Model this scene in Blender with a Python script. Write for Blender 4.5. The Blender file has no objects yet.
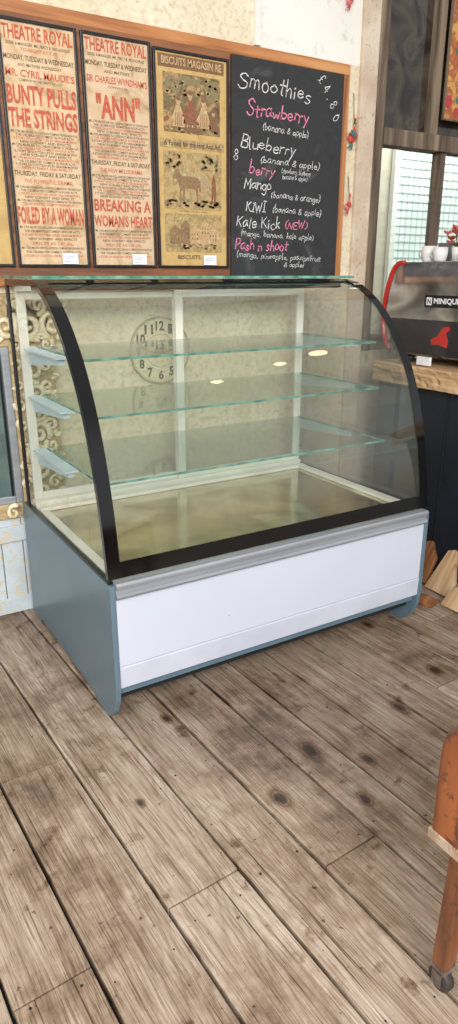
import bpy, bmesh, math, random
from mathutils import Vector, Matrix
random.seed(7)
scene=bpy.context.scene
col=scene.collection
pi=math.pi

# ------------------------------------------------------------ helpers
def lin(c):
    r=[]
    for v in c[:3]:
        v=v/255.
        r.append(v/12.92 if v<=.04045 else ((v+.055)/1.055)**2.4)
    return (*r,1.)
def newmat(name):
    m=bpy.data.materials.new(name); m.use_nodes=True
    nt=m.node_tree; nt.nodes.clear()
    o=nt.nodes.new('ShaderNodeOutputMaterial')
    return m,nt,o
def N(nt,t,**k):
    n=nt.nodes.new(t)
    for a,b in k.items(): setattr(n,a,b)
    return n
def simple(name,c1,c2=None,rough=.5,metal=0.,scale=6.,stretch=(1,1,1),bump=0.,bscale=None,spec=.5,contrast=(.35,.65),coat=0.,detail=4.):
    m,nt,o=newmat(name)
    b=N(nt,'ShaderNodeBsdfPrincipled')
    b.inputs['Roughness'].default_value=rough
    b.inputs['Metallic'].default_value=metal
    b.inputs['Specular IOR Level'].default_value=spec
    b.inputs['Coat Weight'].default_value=coat
    if c2 is None: c2=tuple(max(0,v*.93) for v in c1)
    tc=N(nt,'ShaderNodeTexCoord'); mp=N(nt,'ShaderNodeMapping')
    mp.inputs['Scale'].default_value=stretch
    nz=N(nt,'ShaderNodeTexNoise'); nz.inputs['Scale'].default_value=scale; nz.inputs['Detail'].default_value=detail
    rp=N(nt,'ShaderNodeValToRGB')
    rp.color_ramp.elements[0].position=contrast[0]; rp.color_ramp.elements[1].position=contrast[1]
    rp.color_ramp.elements[0].color=lin(c2); rp.color_ramp.elements[1].color=lin(c1)
    L=nt.links.new
    L(tc.outputs['Object'],mp.inputs['Vector']); L(mp.outputs[0],nz.inputs['Vector'])
    L(nz.outputs['Fac'],rp.inputs[0]); L(rp.outputs[0],b.inputs['Base Color'])
    if bump>0:
        bp=N(nt,'ShaderNodeBump'); bp.inputs['Strength'].default_value=bump; bp.inputs['Distance'].default_value=.01
        n2=N(nt,'ShaderNodeTexNoise'); n2.inputs['Scale'].default_value=bscale or scale*4; n2.inputs['Detail'].default_value=6
        L(mp.outputs[0],n2.inputs['Vector']); L(n2.outputs['Fac'],bp.inputs['Height']); L(bp.outputs[0],b.inputs['Normal'])
    L(b.outputs[0],o.inputs[0])
    return m
def multi(name,cols,scale=20,rough=.7,stretch=(1,1,1),detail=8,dist=1.5,lo=.3,hi=.7,metal=0.):
    m,nt,o=newmat(name); b=N(nt,'ShaderNodeBsdfPrincipled'); b.inputs['Roughness'].default_value=rough; b.inputs['Metallic'].default_value=metal
    tc=N(nt,'ShaderNodeTexCoord'); mp=N(nt,'ShaderNodeMapping'); mp.inputs['Scale'].default_value=stretch
    nz=N(nt,'ShaderNodeTexNoise'); nz.inputs['Scale'].default_value=scale; nz.inputs['Detail'].default_value=detail; nz.inputs['Distortion'].default_value=dist
    rp=N(nt,'ShaderNodeValToRGB'); e=rp.color_ramp.elements; n=len(cols)
    e[0].position=lo; e[0].color=lin(cols[0]); e[1].position=hi; e[1].color=lin(cols[-1])
    for i in range(1,n-1):
        k=e.new(lo+(hi-lo)*i/(n-1)); k.color=lin(cols[i])
    L=nt.links.new
    L(tc.outputs['Object'],mp.inputs[0]); L(mp.outputs[0],nz.inputs['Vector']); L(nz.outputs['Fac'],rp.inputs[0]); L(rp.outputs[0],b.inputs['Base Color']); L(b.outputs[0],o.inputs[0])
    return m
def glassmat(name,tint=(250,255,252),f0=.045,f1=.8,haze=0.):
    m,nt,o=newmat(name)
    t=N(nt,'ShaderNodeBsdfTransparent'); t.inputs[0].default_value=lin(tint)
    g=N(nt,'ShaderNodeBsdfGlossy'); g.inputs['Roughness'].default_value=.02
    lw=N(nt,'ShaderNodeLayerWeight'); lw.inputs[0].default_value=.5
    pw=N(nt,'ShaderNodeMath',operation='POWER'); pw.inputs[1].default_value=4.5
    mu=N(nt,'ShaderNodeMath',operation='MULTIPLY_ADD'); mu.inputs[1].default_value=f1-f0; mu.inputs[2].default_value=f0
    mx=N(nt,'ShaderNodeMixShader')
    L=nt.links.new
    L(lw.outputs['Facing'],pw.inputs[0]); L(pw.outputs[0],mu.inputs[0])
    L(mu.outputs[0],mx.inputs[0]); L(t.outputs[0],mx.inputs[1]); L(g.outputs[0],mx.inputs[2])
    if haze>0:
        d=N(nt,'ShaderNodeBsdfDiffuse'); d.inputs[0].default_value=lin((235,240,238))
        nz=N(nt,'ShaderNodeTexNoise'); nz.inputs['Scale'].default_value=3.
        tc=N(nt,'ShaderNodeTexCoord'); L(tc.outputs['Object'],nz.inputs['Vector'])
        m3=N(nt,'ShaderNodeMath',operation='MULTIPLY'); m3.inputs[1].default_value=haze*2
        L(nz.outputs['Fac'],m3.inputs[0])
        mx2=N(nt,'ShaderNodeMixShader'); L(m3.outputs[0],mx2.inputs[0])
        L(mx.outputs[0],mx2.inputs[1]); L(d.outputs[0],mx2.inputs[2]); L(mx2.outputs[0],o.inputs[0])
    else: L(mx.outputs[0],o.inputs[0])
    return m
WL={}
def place(ob,center,parent=None):
    center=Vector(center)
    WL[ob.name]=center
    if parent is not None:
        ob.parent=parent; ob.location=center-WL[parent.name]
    else: ob.location=center
def top(ob,label=None,cat=None,group=None,kind=None):
    if label: ob["label"]=label
    if cat: ob["category"]=cat
    if group: ob["group"]=group
    if kind: ob["kind"]=kind
    return ob
def empty(name,loc,label,cat,group=None):
    e=bpy.data.objects.new(name,None); e.empty_display_size=.1
    col.objects.link(e); place(e,loc); return top(e,label,cat,group)
def from_bm(name,bm,mats,parent=None,smooth=False,origin=None,recalc=True):
    me=bpy.data.meshes.new(name)
    if recalc: bmesh.ops.recalc_face_normals(bm,faces=bm.faces)
    bm.to_mesh(me); bm.free()
    xs=[v.co for v in me.vertices]
    if origin is None:
        lo=Vector([min(v[i] for v in xs) for i in range(3)]); hi=Vector([max(v[i] for v in xs) for i in range(3)])
        origin=Vector(((lo.x+hi.x)/2,(lo.y+hi.y)/2,lo.z))
    me.transform(Matrix.Translation(-Vector(origin)))
    if not isinstance(mats,(list,tuple)): mats=[mats]
    for m in mats: me.materials.append(m)
    if smooth:
        for p in me.polygons: p.use_smooth=True
    ob=bpy.data.objects.new(name,me); col.objects.link(ob); place(ob,origin,parent)
    return ob
def addbox(bm,x0,x1,y0,y1,z0,z1,mi=0,bevel=0.,M=None):
    r=bmesh.ops.create_cube(bm,size=1.)
    vs=r['verts']
    for v in vs:
        v.co=Vector(((x0+x1)/2+v.co.x*(x1-x0),(y0+y1)/2+v.co.y*(y1-y0),(z0+z1)/2+v.co.z*(z1-z0)))
    fs=set(f for v in vs for f in v.link_faces)
    for f in fs: f.material_index=mi
    if bevel>0:
        es=list(set(e for v in vs for e in v.link_edges))
        rr=bmesh.ops.bevel(bm,geom=es,offset=bevel,segments=2,profile=.6,affect='EDGES')
        vs=list(set(rr['verts'])|set(v for v in vs if v.is_valid))
        for f in rr['faces']: f.material_index=mi
    if M is not None:
        for v in vs: v.co=M@v.co
    return vs
def box(name,x0,x1,y0,y1,z0,z1,mat,parent=None,bevel=0.,M=None):
    bm=bmesh.new(); addbox(bm,x0,x1,y0,y1,z0,z1,0,bevel,M)
    return from_bm(name,bm,mat,parent)
def prism(bm,pts,x0,x1,mi=0):
    a=[bm.verts.new((x0,p[0],p[1])) for p in pts]; b=[bm.verts.new((x1,p[0],p[1])) for p in pts]
    fs=[bm.faces.new(a),bm.faces.new(b[::-1])]
    n=len(pts)
    for i in range(n): fs.append(bm.faces.new((a[i],a[(i+1)%n],b[(i+1)%n],b[i])))
    for f in fs: f.material_index=mi
    return a+b
def tube(bm,pts,rad,seg=8,mi=0,caps=True):
    pts=[Vector(p) for p in pts]
    if not isinstance(rad,(list,tuple)): rad=[rad]*len(pts)
    rings=[]
    for i,p in enumerate(pts):
        d=(pts[min(i+1,len(pts)-1)]-pts[max(i-1,0)]).normalized()
        if i==0: n=d.orthogonal().normalized()
        else: n=(n-d*n.dot(d)).normalized()
        b=d.cross(n)
        rings.append([bm.verts.new(p+(n*math.cos(2*pi*k/seg)+b*math.sin(2*pi*k/seg))*rad[i]) for k in range(seg)])
    fs=[]
    for i in range(len(rings)-1):
        for k in range(seg):
            fs.append(bm.faces.new((rings[i][k],rings[i][(k+1)%seg],rings[i+1][(k+1)%seg],rings[i+1][k])))
    if caps: fs.append(bm.faces.new(rings[0][::-1])); fs.append(bm.faces.new(rings[-1]))
    for f in fs: f.material_index=mi; f.smooth=True
def lathe(bm,prof,cx,cy,seg=20,mi=0):
    rings=[]
    for r,z in prof:
        rings.append([bm.verts.new((cx+max(r,.0004)*math.cos(2*pi*k/seg),cy+max(r,.0004)*math.sin(2*pi*k/seg),z)) for k in range(seg)])
    fs=[]
    for i in range(len(rings)-1):
        for k in range(seg): fs.append(bm.faces.new((rings[i][k],rings[i][(k+1)%seg],rings[i+1][(k+1)%seg],rings[i+1][k])))
    fs.append(bm.faces.new(rings[0][::-1])); fs.append(bm.faces.new(rings[-1]))
    for f in fs: f.material_index=mi; f.smooth=True
def catmull(P,n=6):
    P=[Vector(p) for p in P]; out=[]
    Q=[P[0]*2-P[1]]+P+[P[-1]*2-P[-2]]
    for i in range(1,len(Q)-2):
        for k in range(n):
            t=k/n
            out.append(.5*((2*Q[i])+(Q[i+1]-Q[i-1])*t+(2*Q[i-1]-5*Q[i]+4*Q[i+1]-Q[i+2])*t*t+(-Q[i-1]+3*Q[i]-3*Q[i+1]+Q[i+2])*t**3))
    out.append(P[-1]); return out

def text_bm(bm,s,x,z,w,h,mapf,mi=0,bold=0.,shear=0.,rot=0.,spacing=1.):
    cu=bpy.data.curves.new('t','FONT'); cu.body=s; cu.resolution_u=2; cu.offset=bold; cu.shear=shear; cu.space_character=spacing
    ob=bpy.data.objects.new('t',cu); col.objects.link(ob)
    bpy.context.view_layer.update()
    dg=bpy.context.evaluated_depsgraph_get()
    me=bpy.data.meshes.new_from_object(ob.evaluated_get(dg))
    bpy.data.objects.remove(ob); bpy.data.curves.remove(cu)
    if len(me.vertices)==0: return
    xs=[v.co.x for v in me.vertices]; ys=[v.co.y for v in me.vertices]
    x0,x1,y0,y1=min(xs),max(xs),min(ys),max(ys)
    sx=w/max(x1-x0,1e-6); sy=(h/max(y1-y0,1e-6)) if h else sx
    vs=[]
    for v in me.vertices:
        u=(v.co.x-(x0+x1)/2)*sx; q=(v.co.y-(y0+y1)/2)*sy
        uu=u*math.cos(rot)-q*math.sin(rot); vv=u*math.sin(rot)+q*math.cos(rot)
        vs.append(bm.verts.new(mapf(x+uu,z+vv)))
    for p in me.polygons:
        try:
            f=bm.faces.new([vs[i] for i in p.vertices]); f.material_index=mi
        except ValueError: pass
    bpy.data.meshes.remove(me)

# hand-lettering: single-stroke glyphs drawn as chalk ribbons
G={
'a':(.52,[[(.44,.42),(.26,.52),(.06,.3),(.12,.03),(.3,.06),(.44,.4)],[(.45,.5),(.44,.12),(.52,0)]]),
'b':(.5,[[(.06,1),(.05,0)],[(.05,.32),(.25,.5),(.45,.3),(.3,.02),(.05,.06)]]),
'c':(.46,[[(.42,.42),(.25,.52),(.05,.28),(.2,0),(.42,.08)]]),
'd':(.5,[[(.45,1),(.45,0)],[(.45,.38),(.25,.5),(.05,.25),(.2,0),(.45,.12)]]),
'e':(.48,[[(.06,.26),(.42,.3),(.3,.52),(.1,.42),(.06,.16),(.24,0),(.44,.1)]]),
'f':(.4,[[(.4,.92),(.25,1),(.18,.8),(.18,0)],[(.02,.5),(.36,.52)]]),
'g':(.5,[[(.43,.42),(.22,.52),(.05,.28),(.2,.05),(.42,.2)],[(.44,.5),(.44,-.15),(.25,-.32),(.06,-.2)]]),
'h':(.48,[[(.06,1),(.05,0)],[(.05,.3),(.25,.5),(.4,.38),(.42,0)]]),
'i':(.18,[[(.08,.5),(.08,0)],[(.08,.72),(.1,.78)]]),
'j':(.25,[[(.15,.5),(.14,-.2),(.0,-.3)],[(.15,.72),(.17,.78)]]),
'k':(.42,[[(.06,1),(.05,0)],[(.36,.52),(.07,.22)],[(.15,.28),(.4,0)]]),
'l':(.2,[[(.08,1),(.07,.06),(.16,0)]]),
'm':(.66,[[(.05,.5),(.05,0)],[(.05,.35),(.2,.5),(.3,.38),(.31,0)],[(.31,.35),(.46,.5),(.58,.38),(.6,0)]]),
'n':(.48,[[(.05,.5),(.05,0)],[(.05,.34),(.24,.5),(.4,.38),(.42,0)]]),
'o':(.5,[[(.26,.52),(.06,.34),(.12,.04),(.34,.02),(.45,.28),(.26,.52),(.2,.5)]]),
'p':(.5,[[(.06,.5),(.05,-.34)],[(.05,.38),(.25,.52),(.45,.28),(.28,.0),(.05,.1)]]),
'r':(.36,[[(.06,.5),(.05,0)],[(.05,.3),(.18,.48),(.34,.46)]]),
's':(.42,[[(.36,.46),(.2,.53),(.07,.4),(.2,.27),(.36,.14),(.22,0),(.04,.06)]]),
't':(.38,[[(.18,.85),(.17,.08),(.3,0)],[(.02,.55),(.36,.57)]]),
'u':(.48,[[(.05,.5),(.06,.1),(.22,0),(.4,.14)],[(.42,.5),(.42,0)]]),
'v':(.42,[[(.03,.5),(.2,0),(.38,.52)]]),
'w':(.62,[[(.03,.5),(.15,.02),(.3,.4),(.44,.02),(.58,.52)]]),
'x':(.4,[[(.04,.5),(.36,0)],[(.36,.5),(.04,0)]]),
'y':(.46,[[(.04,.5),(.22,.1)],[(.42,.52),(.22,.05),(.06,-.32)]]),
'S':(.62,[[(.56,.86),(.34,1.02),(.08,.84),(.24,.58),(.52,.38),(.46,.06),(.2,-.02),(.02,.14)]]),
'B':(.58,[[(.06,1),(.05,0)],[(.05,.98),(.38,.95),(.4,.62),(.08,.52)],[(.08,.52),(.5,.44),(.48,.08),(.05,0)]]),
'M':(.74,[[(.04,0),(.1,1)],[(.1,1),(.36,.35)],[(.36,.35),(.62,1)],[(.62,1),(.68,0)]]),
'K':(.56,[[(.06,1),(.05,0)],[(.5,1),(.08,.48)],[(.18,.56),(.52,0)]]),
'A':(.58,[[(.02,0),(.28,1)],[(.28,1),(.54,0)],[(.12,.36),(.46,.36)]]),
'L':(.46,[[(.06,1),(.06,0)],[(.06,0),(.44,.02)]]),
'E':(.5,[[(.06,1),(.06,0)],[(.06,1),(.46,1)],[(.06,.52),(.4,.52)],[(.06,0),(.48,0)]]),
'I':(.36,[[(.18,1),(.17,0)],[(.03,1),(.33,1)],[(.02,0),(.33,0)]]),
'C':(.54,[[(.5,.86),(.3,1.02),(.06,.7),(.08,.24),(.3,-.02),(.52,.14)]]),
'N':(.6,[[(.05,0),(.07,1)],[(.07,1),(.5,0)],[(.5,0),(.52,1)]]),
'W':(.8,[[(.02,1),(.2,0)],[(.2,0),(.38,.7)],[(.38,.7),(.56,0)],[(.56,0),(.76,1)]]),
'P':(.54,[[(.06,1),(.05,0)],[(.05,.98),(.4,.95),(.48,.7),(.34,.48),(.06,.46)]]),
'(':(.26,[[(.22,1.02),(.06,.7),(.06,.2),(.2,-.12)]]),
')':(.26,[[(.04,1.02),(.2,.7),(.2,.2),(.06,-.12)]]),
',':(.2,[[(.1,.08),(.04,-.14)]]),
'.':(.2,[[(.08,.0),(.1,.05)]]),
'&':(.56,[[(.5,.02),(.16,.62),(.22,.88),(.38,.78),(.3,.56),(.06,.28),(.14,.02),(.36,.06),(.5,.34)]]),
'8':(.5,[[(.26,.5),(.08,.72),(.24,1),(.42,.78),(.26,.5),(.06,.24),(.24,0),(.46,.2),(.26,.5)]]),
'4':(.5,[[(.34,0),(.32,1)],[(.32,1),(.04,.34)],[(.04,.34),(.48,.36)]]),
'0':(.5,[[(.26,1),(.06,.6),(.12,.08),(.34,.04),(.46,.5),(.26,1)]]),
'£':(.52,[[(.46,.86),(.3,1),(.18,.8),(.2,.1),(.04,0)],[(.04,0),(.48,.03)],[(.06,.5),(.38,.5)]]),
' ':(.32,[]),
}
def chalk(bm,s,x0,x1,z,h,mapf,mi=0,rot=0.,th=.0035,seed=1):
    rnd=random.Random(len(s)*13+seed)
    adv=[];X=0
    for c in s: adv.append(X); X+=G[c][0]+.07
    sx=(x1-x0)/X; sy=h
    for c,a in zip(s,adv):
        ro=rnd.uniform(-.12,.12); dy=rnd.uniform(-.12,.12); sc=rnd.uniform(.82,1.14)
        for st in G[c][1]:
            pts=[]
            for (u,v) in st:
                u+=rnd.uniform(-.03,.03); v+=rnd.uniform(-.03,.03)
                uu=u+.10*v-ro*v; vv=(v*sc+dy+ro*u)
                X_=(a+uu)*sx; Y_=vv*sy-sy*.45
                xx=X_-(x1-x0)/2
                pts.append((xx*math.cos(rot)-Y_*math.sin(rot)+(x0+x1)/2,xx*math.sin(rot)+Y_*math.cos(rot)+z,0))
            sm=catmull(pts,4) if len(pts)>2 else [Vector(p) for p in pts]
            Lv=[];n=len(sm)
            for i,p_ in enumerate(sm):
                t=(sm[min(i+1,n-1)]-sm[max(i-1,0)])
                if t.length<1e-7: t=Vector((1,0,0))
                t.normalize(); nn=Vector((-t.y,t.x,0))*th*.5*rnd.uniform(.55,1.2)
                e=t*(-th*.4 if i==0 else th*.4 if i==n-1 else 0)
                A=p_+nn+e;B=p_-nn+e
                Lv.append((bm.verts.new(mapf(A.x,A.y)),bm.verts.new(mapf(B.x,B.y))))
            for i in range(n-1):
                f=bm.faces.new((Lv[i][0],Lv[i][1],Lv[i+1][1],Lv[i+1][0])); f.material_index=mi

# ------------------------------------------------------------ materials
M_black=simple('black_gloss',(14,14,16),(9,9,11),rough=.10,spec=.55)
M_blacksoft=simple('black_satin',(24,24,26),(15,15,17),rough=.35)
M_blue=simple('blue_grey_laminate',(102,124,137),(84,108,122),rough=.3,scale=3,contrast=(.2,.8))
M_white=simple('white_enamel',(204,208,221),(192,197,211),rough=.28,scale=2,contrast=(.2,.8))
M_whitelip=simple('pale_white_enamel',(198,202,214),(186,191,204),rough=.3)
M_alu=simple('brushed_aluminium',(164,168,174),(146,150,156),rough=.4,metal=.3,scale=40,stretch=(.05,1,1))
M_door=simple('cream_white_aluminium',(226,224,212),(210,206,192),rough=.35)
M_deck=multi('steel_painted_reflection',[(168,154,124),(216,204,172),(186,172,138),(236,228,204)],scale=2.2,rough=.12,metal=.92,dist=.4,detail=3)  # stainless deck; the cream wall's reflection is painted into its colour
M_glass=glassmat('clear_glass',(252,254,252),haze=.004,f1=.6)
M_sideglass=glassmat('end_glass',(214,216,212),f0=.11,f1=.75,haze=.004)  # grey tint stands in for reflections on the right end pane
M_frontglass=glassmat('front_glass',(248,250,248),f0=.095,f1=.8,haze=.010)
M_shelfglass=glassmat('shelf_glass',(243,249,246),f0=.07,f1=.65,haze=.004)
M_glassedge=simple('green_glass_edge',(118,170,150),(58,114,100),rough=.15,scale=20)
M_winglass=glassmat('window_glass',(235,242,240),f1=.5)
M_dark=simple('dark_cavity',(24,24,26),(14,14,16),rough=.8)
M_bracket=simple('pale_plastic',(206,222,230),(186,206,216),rough=.4)

def plaster(name,c1,c2,c3,scale=2.2,bump=.25,lo=.56,hi=.70):
    m,nt,o=newmat(name); b=N(nt,'ShaderNodeBsdfPrincipled'); b.inputs['Roughness'].default_value=.85
    tc=N(nt,'ShaderNodeTexCoord'); L=nt.links.new
    n1=N(nt,'ShaderNodeTexNoise'); n1.inputs['Scale'].default_value=scale; n1.inputs['Detail'].default_value=8
    n2=N(nt,'ShaderNodeTexNoise'); n2.inputs['Scale'].default_value=scale*9; n2.inputs['Detail'].default_value=8; n2.inputs['Roughness'].default_value=.7
    r1=N(nt,'ShaderNodeValToRGB'); r1.color_ramp.elements[0].position=.38; r1.color_ramp.elements[1].position=.62
    r1.color_ramp.elements[0].color=lin(c2); r1.color_ramp.elements[1].color=lin(c1)
    r2=N(nt,'ShaderNodeValToRGB'); r2.color_ramp.elements[0].position=lo; r2.color_ramp.elements[1].position=hi
    r2.color_ramp.elements[0].color=(0,0,0,1); r2.color_ramp.elements[1].color=(1,1,1,1)
    mx=N(nt,'ShaderNodeMix',data_type='RGBA'); mx.inputs[7].default_value=lin(c3)
    for n in (n1,n2): L(tc.outputs['Object'],n.inputs['Vector'])
    L(n1.outputs['Fac'],r1.inputs[0]); L(n2.outputs['Fac'],r2.inputs[0])
    L(r2.outputs[0],mx.inputs[0]); L(r1.outputs[0],mx.inputs[6]); L(mx.outputs[2],b.inputs['Base Color'])
    bp=N(nt,'ShaderNodeBump'); bp.inputs['Strength'].default_value=bump; bp.inputs['Distance'].default_value=.01
    L(n2.outputs['Fac'],bp.inputs['Height']); L(bp.outputs[0],b.inputs['Normal']); L(b.outputs[0],o.inputs[0])
    return m
M_wall=plaster('cream_plaster',(232,220,194),(219,206,177),(194,179,147),scale=4.2,bump=.35,lo=.47,hi=.68)
M_wallwhite=plaster('white_plaster',(234,232,224),(224,220,210),(206,200,184),scale=1.5,bump=.15)
M_column=plaster('worn_plaster',(216,202,182),(194,172,148),(152,122,98),scale=5,bump=.5)
M_outside=plaster('outside_render',(206,192,172),(180,164,146),(156,140,122))

def wood(name,c1,c2,c3,axis=0,rough=.5,scale=1.,bump=.2):
    m,nt,o=newmat(name); b=N(nt,'ShaderNodeBsdfPrincipled'); b.inputs['Roughness'].default_value=rough
    tc=N(nt,'ShaderNodeTexCoord'); mp=N(nt,'ShaderNodeMapping'); L=nt.links.new
    st=[22*scale]*3; st[axis]=1.6*scale; mp.inputs['Scale'].default_value=st
    n1=N(nt,'ShaderNodeTexNoise'); n1.inputs['Scale'].default_value=1.; n1.inputs['Detail'].default_value=6; n1.inputs['Distortion'].default_value=.6
    r=N(nt,'ShaderNodeValToRGB'); e=r.color_ramp.elements
    e[0].position=.3; e[0].color=lin(c3); e[1].position=.68; e[1].color=lin(c1)
    k=e.new(.48); k.color=lin(c2)
    L(tc.outputs['Object'],mp.inputs[0]); L(mp.outputs[0],n1.inputs['Vector']); L(n1.outputs['Fac'],r.inputs[0]); L(r.outputs[0],b.inputs['Base Color'])
    bp=N(nt,'ShaderNodeBump'); bp.inputs['Strength'].default_value=bump; bp.inputs['Distance'].default_value=.004
    L(n1.outputs['Fac'],bp.inputs['Height']); L(bp.outputs[0],b.inputs['Normal']); L(b.outputs[0],o.inputs[0])
    return m
M_frameX=wood('orange_pine_frame',(206,148,94),(180,118,68),(136,82,46),0)
M_frameZ=wood('orange_pine_frame_upright',(206,148,94),(180,118,68),(136,82,46),2)
M_backing=wood('brown_backing_board',(156,104,64),(128,80,50),(88,54,34),0)
M_timberZ=wood('brown_window_timber',(142,124,104),(106,90,74),(58,46,38),2,rough=.7)
M_counter=wood('rough_counter_wood',(222,192,154),(194,156,114),(112,82,58),1,rough=.75,bump=.6,scale=1.6)
M_navy=simple('navy_painted_panel',(30,36,47),(20,24,33),rough=.6,scale=4)
def chipped(name,c1,c2,chip):
    m,nt,o=newmat(name); b=N(nt,'ShaderNodeBsdfPrincipled'); L=nt.links.new
    tc=N(nt,'ShaderNodeTexCoord'); mp=N(nt,'ShaderNodeMapping'); mp.inputs['Scale'].default_value=(26,26,3); L(tc.outputs['Object'],mp.inputs[0])
    n1=N(nt,'ShaderNodeTexNoise'); n1.inputs['Scale'].default_value=1.; n1.inputs['Detail'].default_value=7; L(mp.outputs[0],n1.inputs['Vector'])
    r=N(nt,'ShaderNodeValToRGB'); r.color_ramp.elements[0].position=.35; r.color_ramp.elements[0].color=lin(c2); r.color_ramp.elements[1].position=.65; r.color_ramp.elements[1].color=lin(c1); L(n1.outputs['Fac'],r.inputs[0])
    n2=N(nt,'ShaderNodeTexNoise'); n2.inputs['Scale'].default_value=22.; n2.inputs['Detail'].default_value=8; n2.inputs['Roughness'].default_value=.7; L(tc.outputs['Object'],n2.inputs['Vector'])
    r2=N(nt,'ShaderNodeValToRGB'); r2.color_ramp.elements[0].position=.55; r2.color_ramp.elements[0].color=(0,0,0,1); r2.color_ramp.elements[1].position=.61; r2.color_ramp.elements[1].color=(1,1,1,1); L(n2.outputs['Fac'],r2.inputs[0])
    mx=N(nt,'ShaderNodeMix',data_type='RGBA'); mx.inputs[7].default_value=lin(chip); L(r2.outputs[0],mx.inputs[0]); L(r.outputs[0],mx.inputs[6]); L(mx.outputs[2],b.inputs['Base Color'])
    b.inputs['Roughness'].default_value=.45; L(b.outputs[0],o.inputs[0]); return m
M_stool=chipped('chipped_orange_varnish',(160,94,54),(110,60,34),(92,60,42))
M_stooll=chipped('worn_brown_wood',(138,86,52),(96,58,36),(76,54,40))
M_scuff=chipped('scuffed_pale_edge',(196,176,154),(150,124,100),(110,78,54))
M_scrap=wood('raw_cut_timber',(220,192,154),(190,156,116),(140,108,76),2,rough=.8)
M_scrapd=wood('dark_cut_timber',(166,112,70),(132,82,48),(84,52,32),2,rough=.8)

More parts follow.
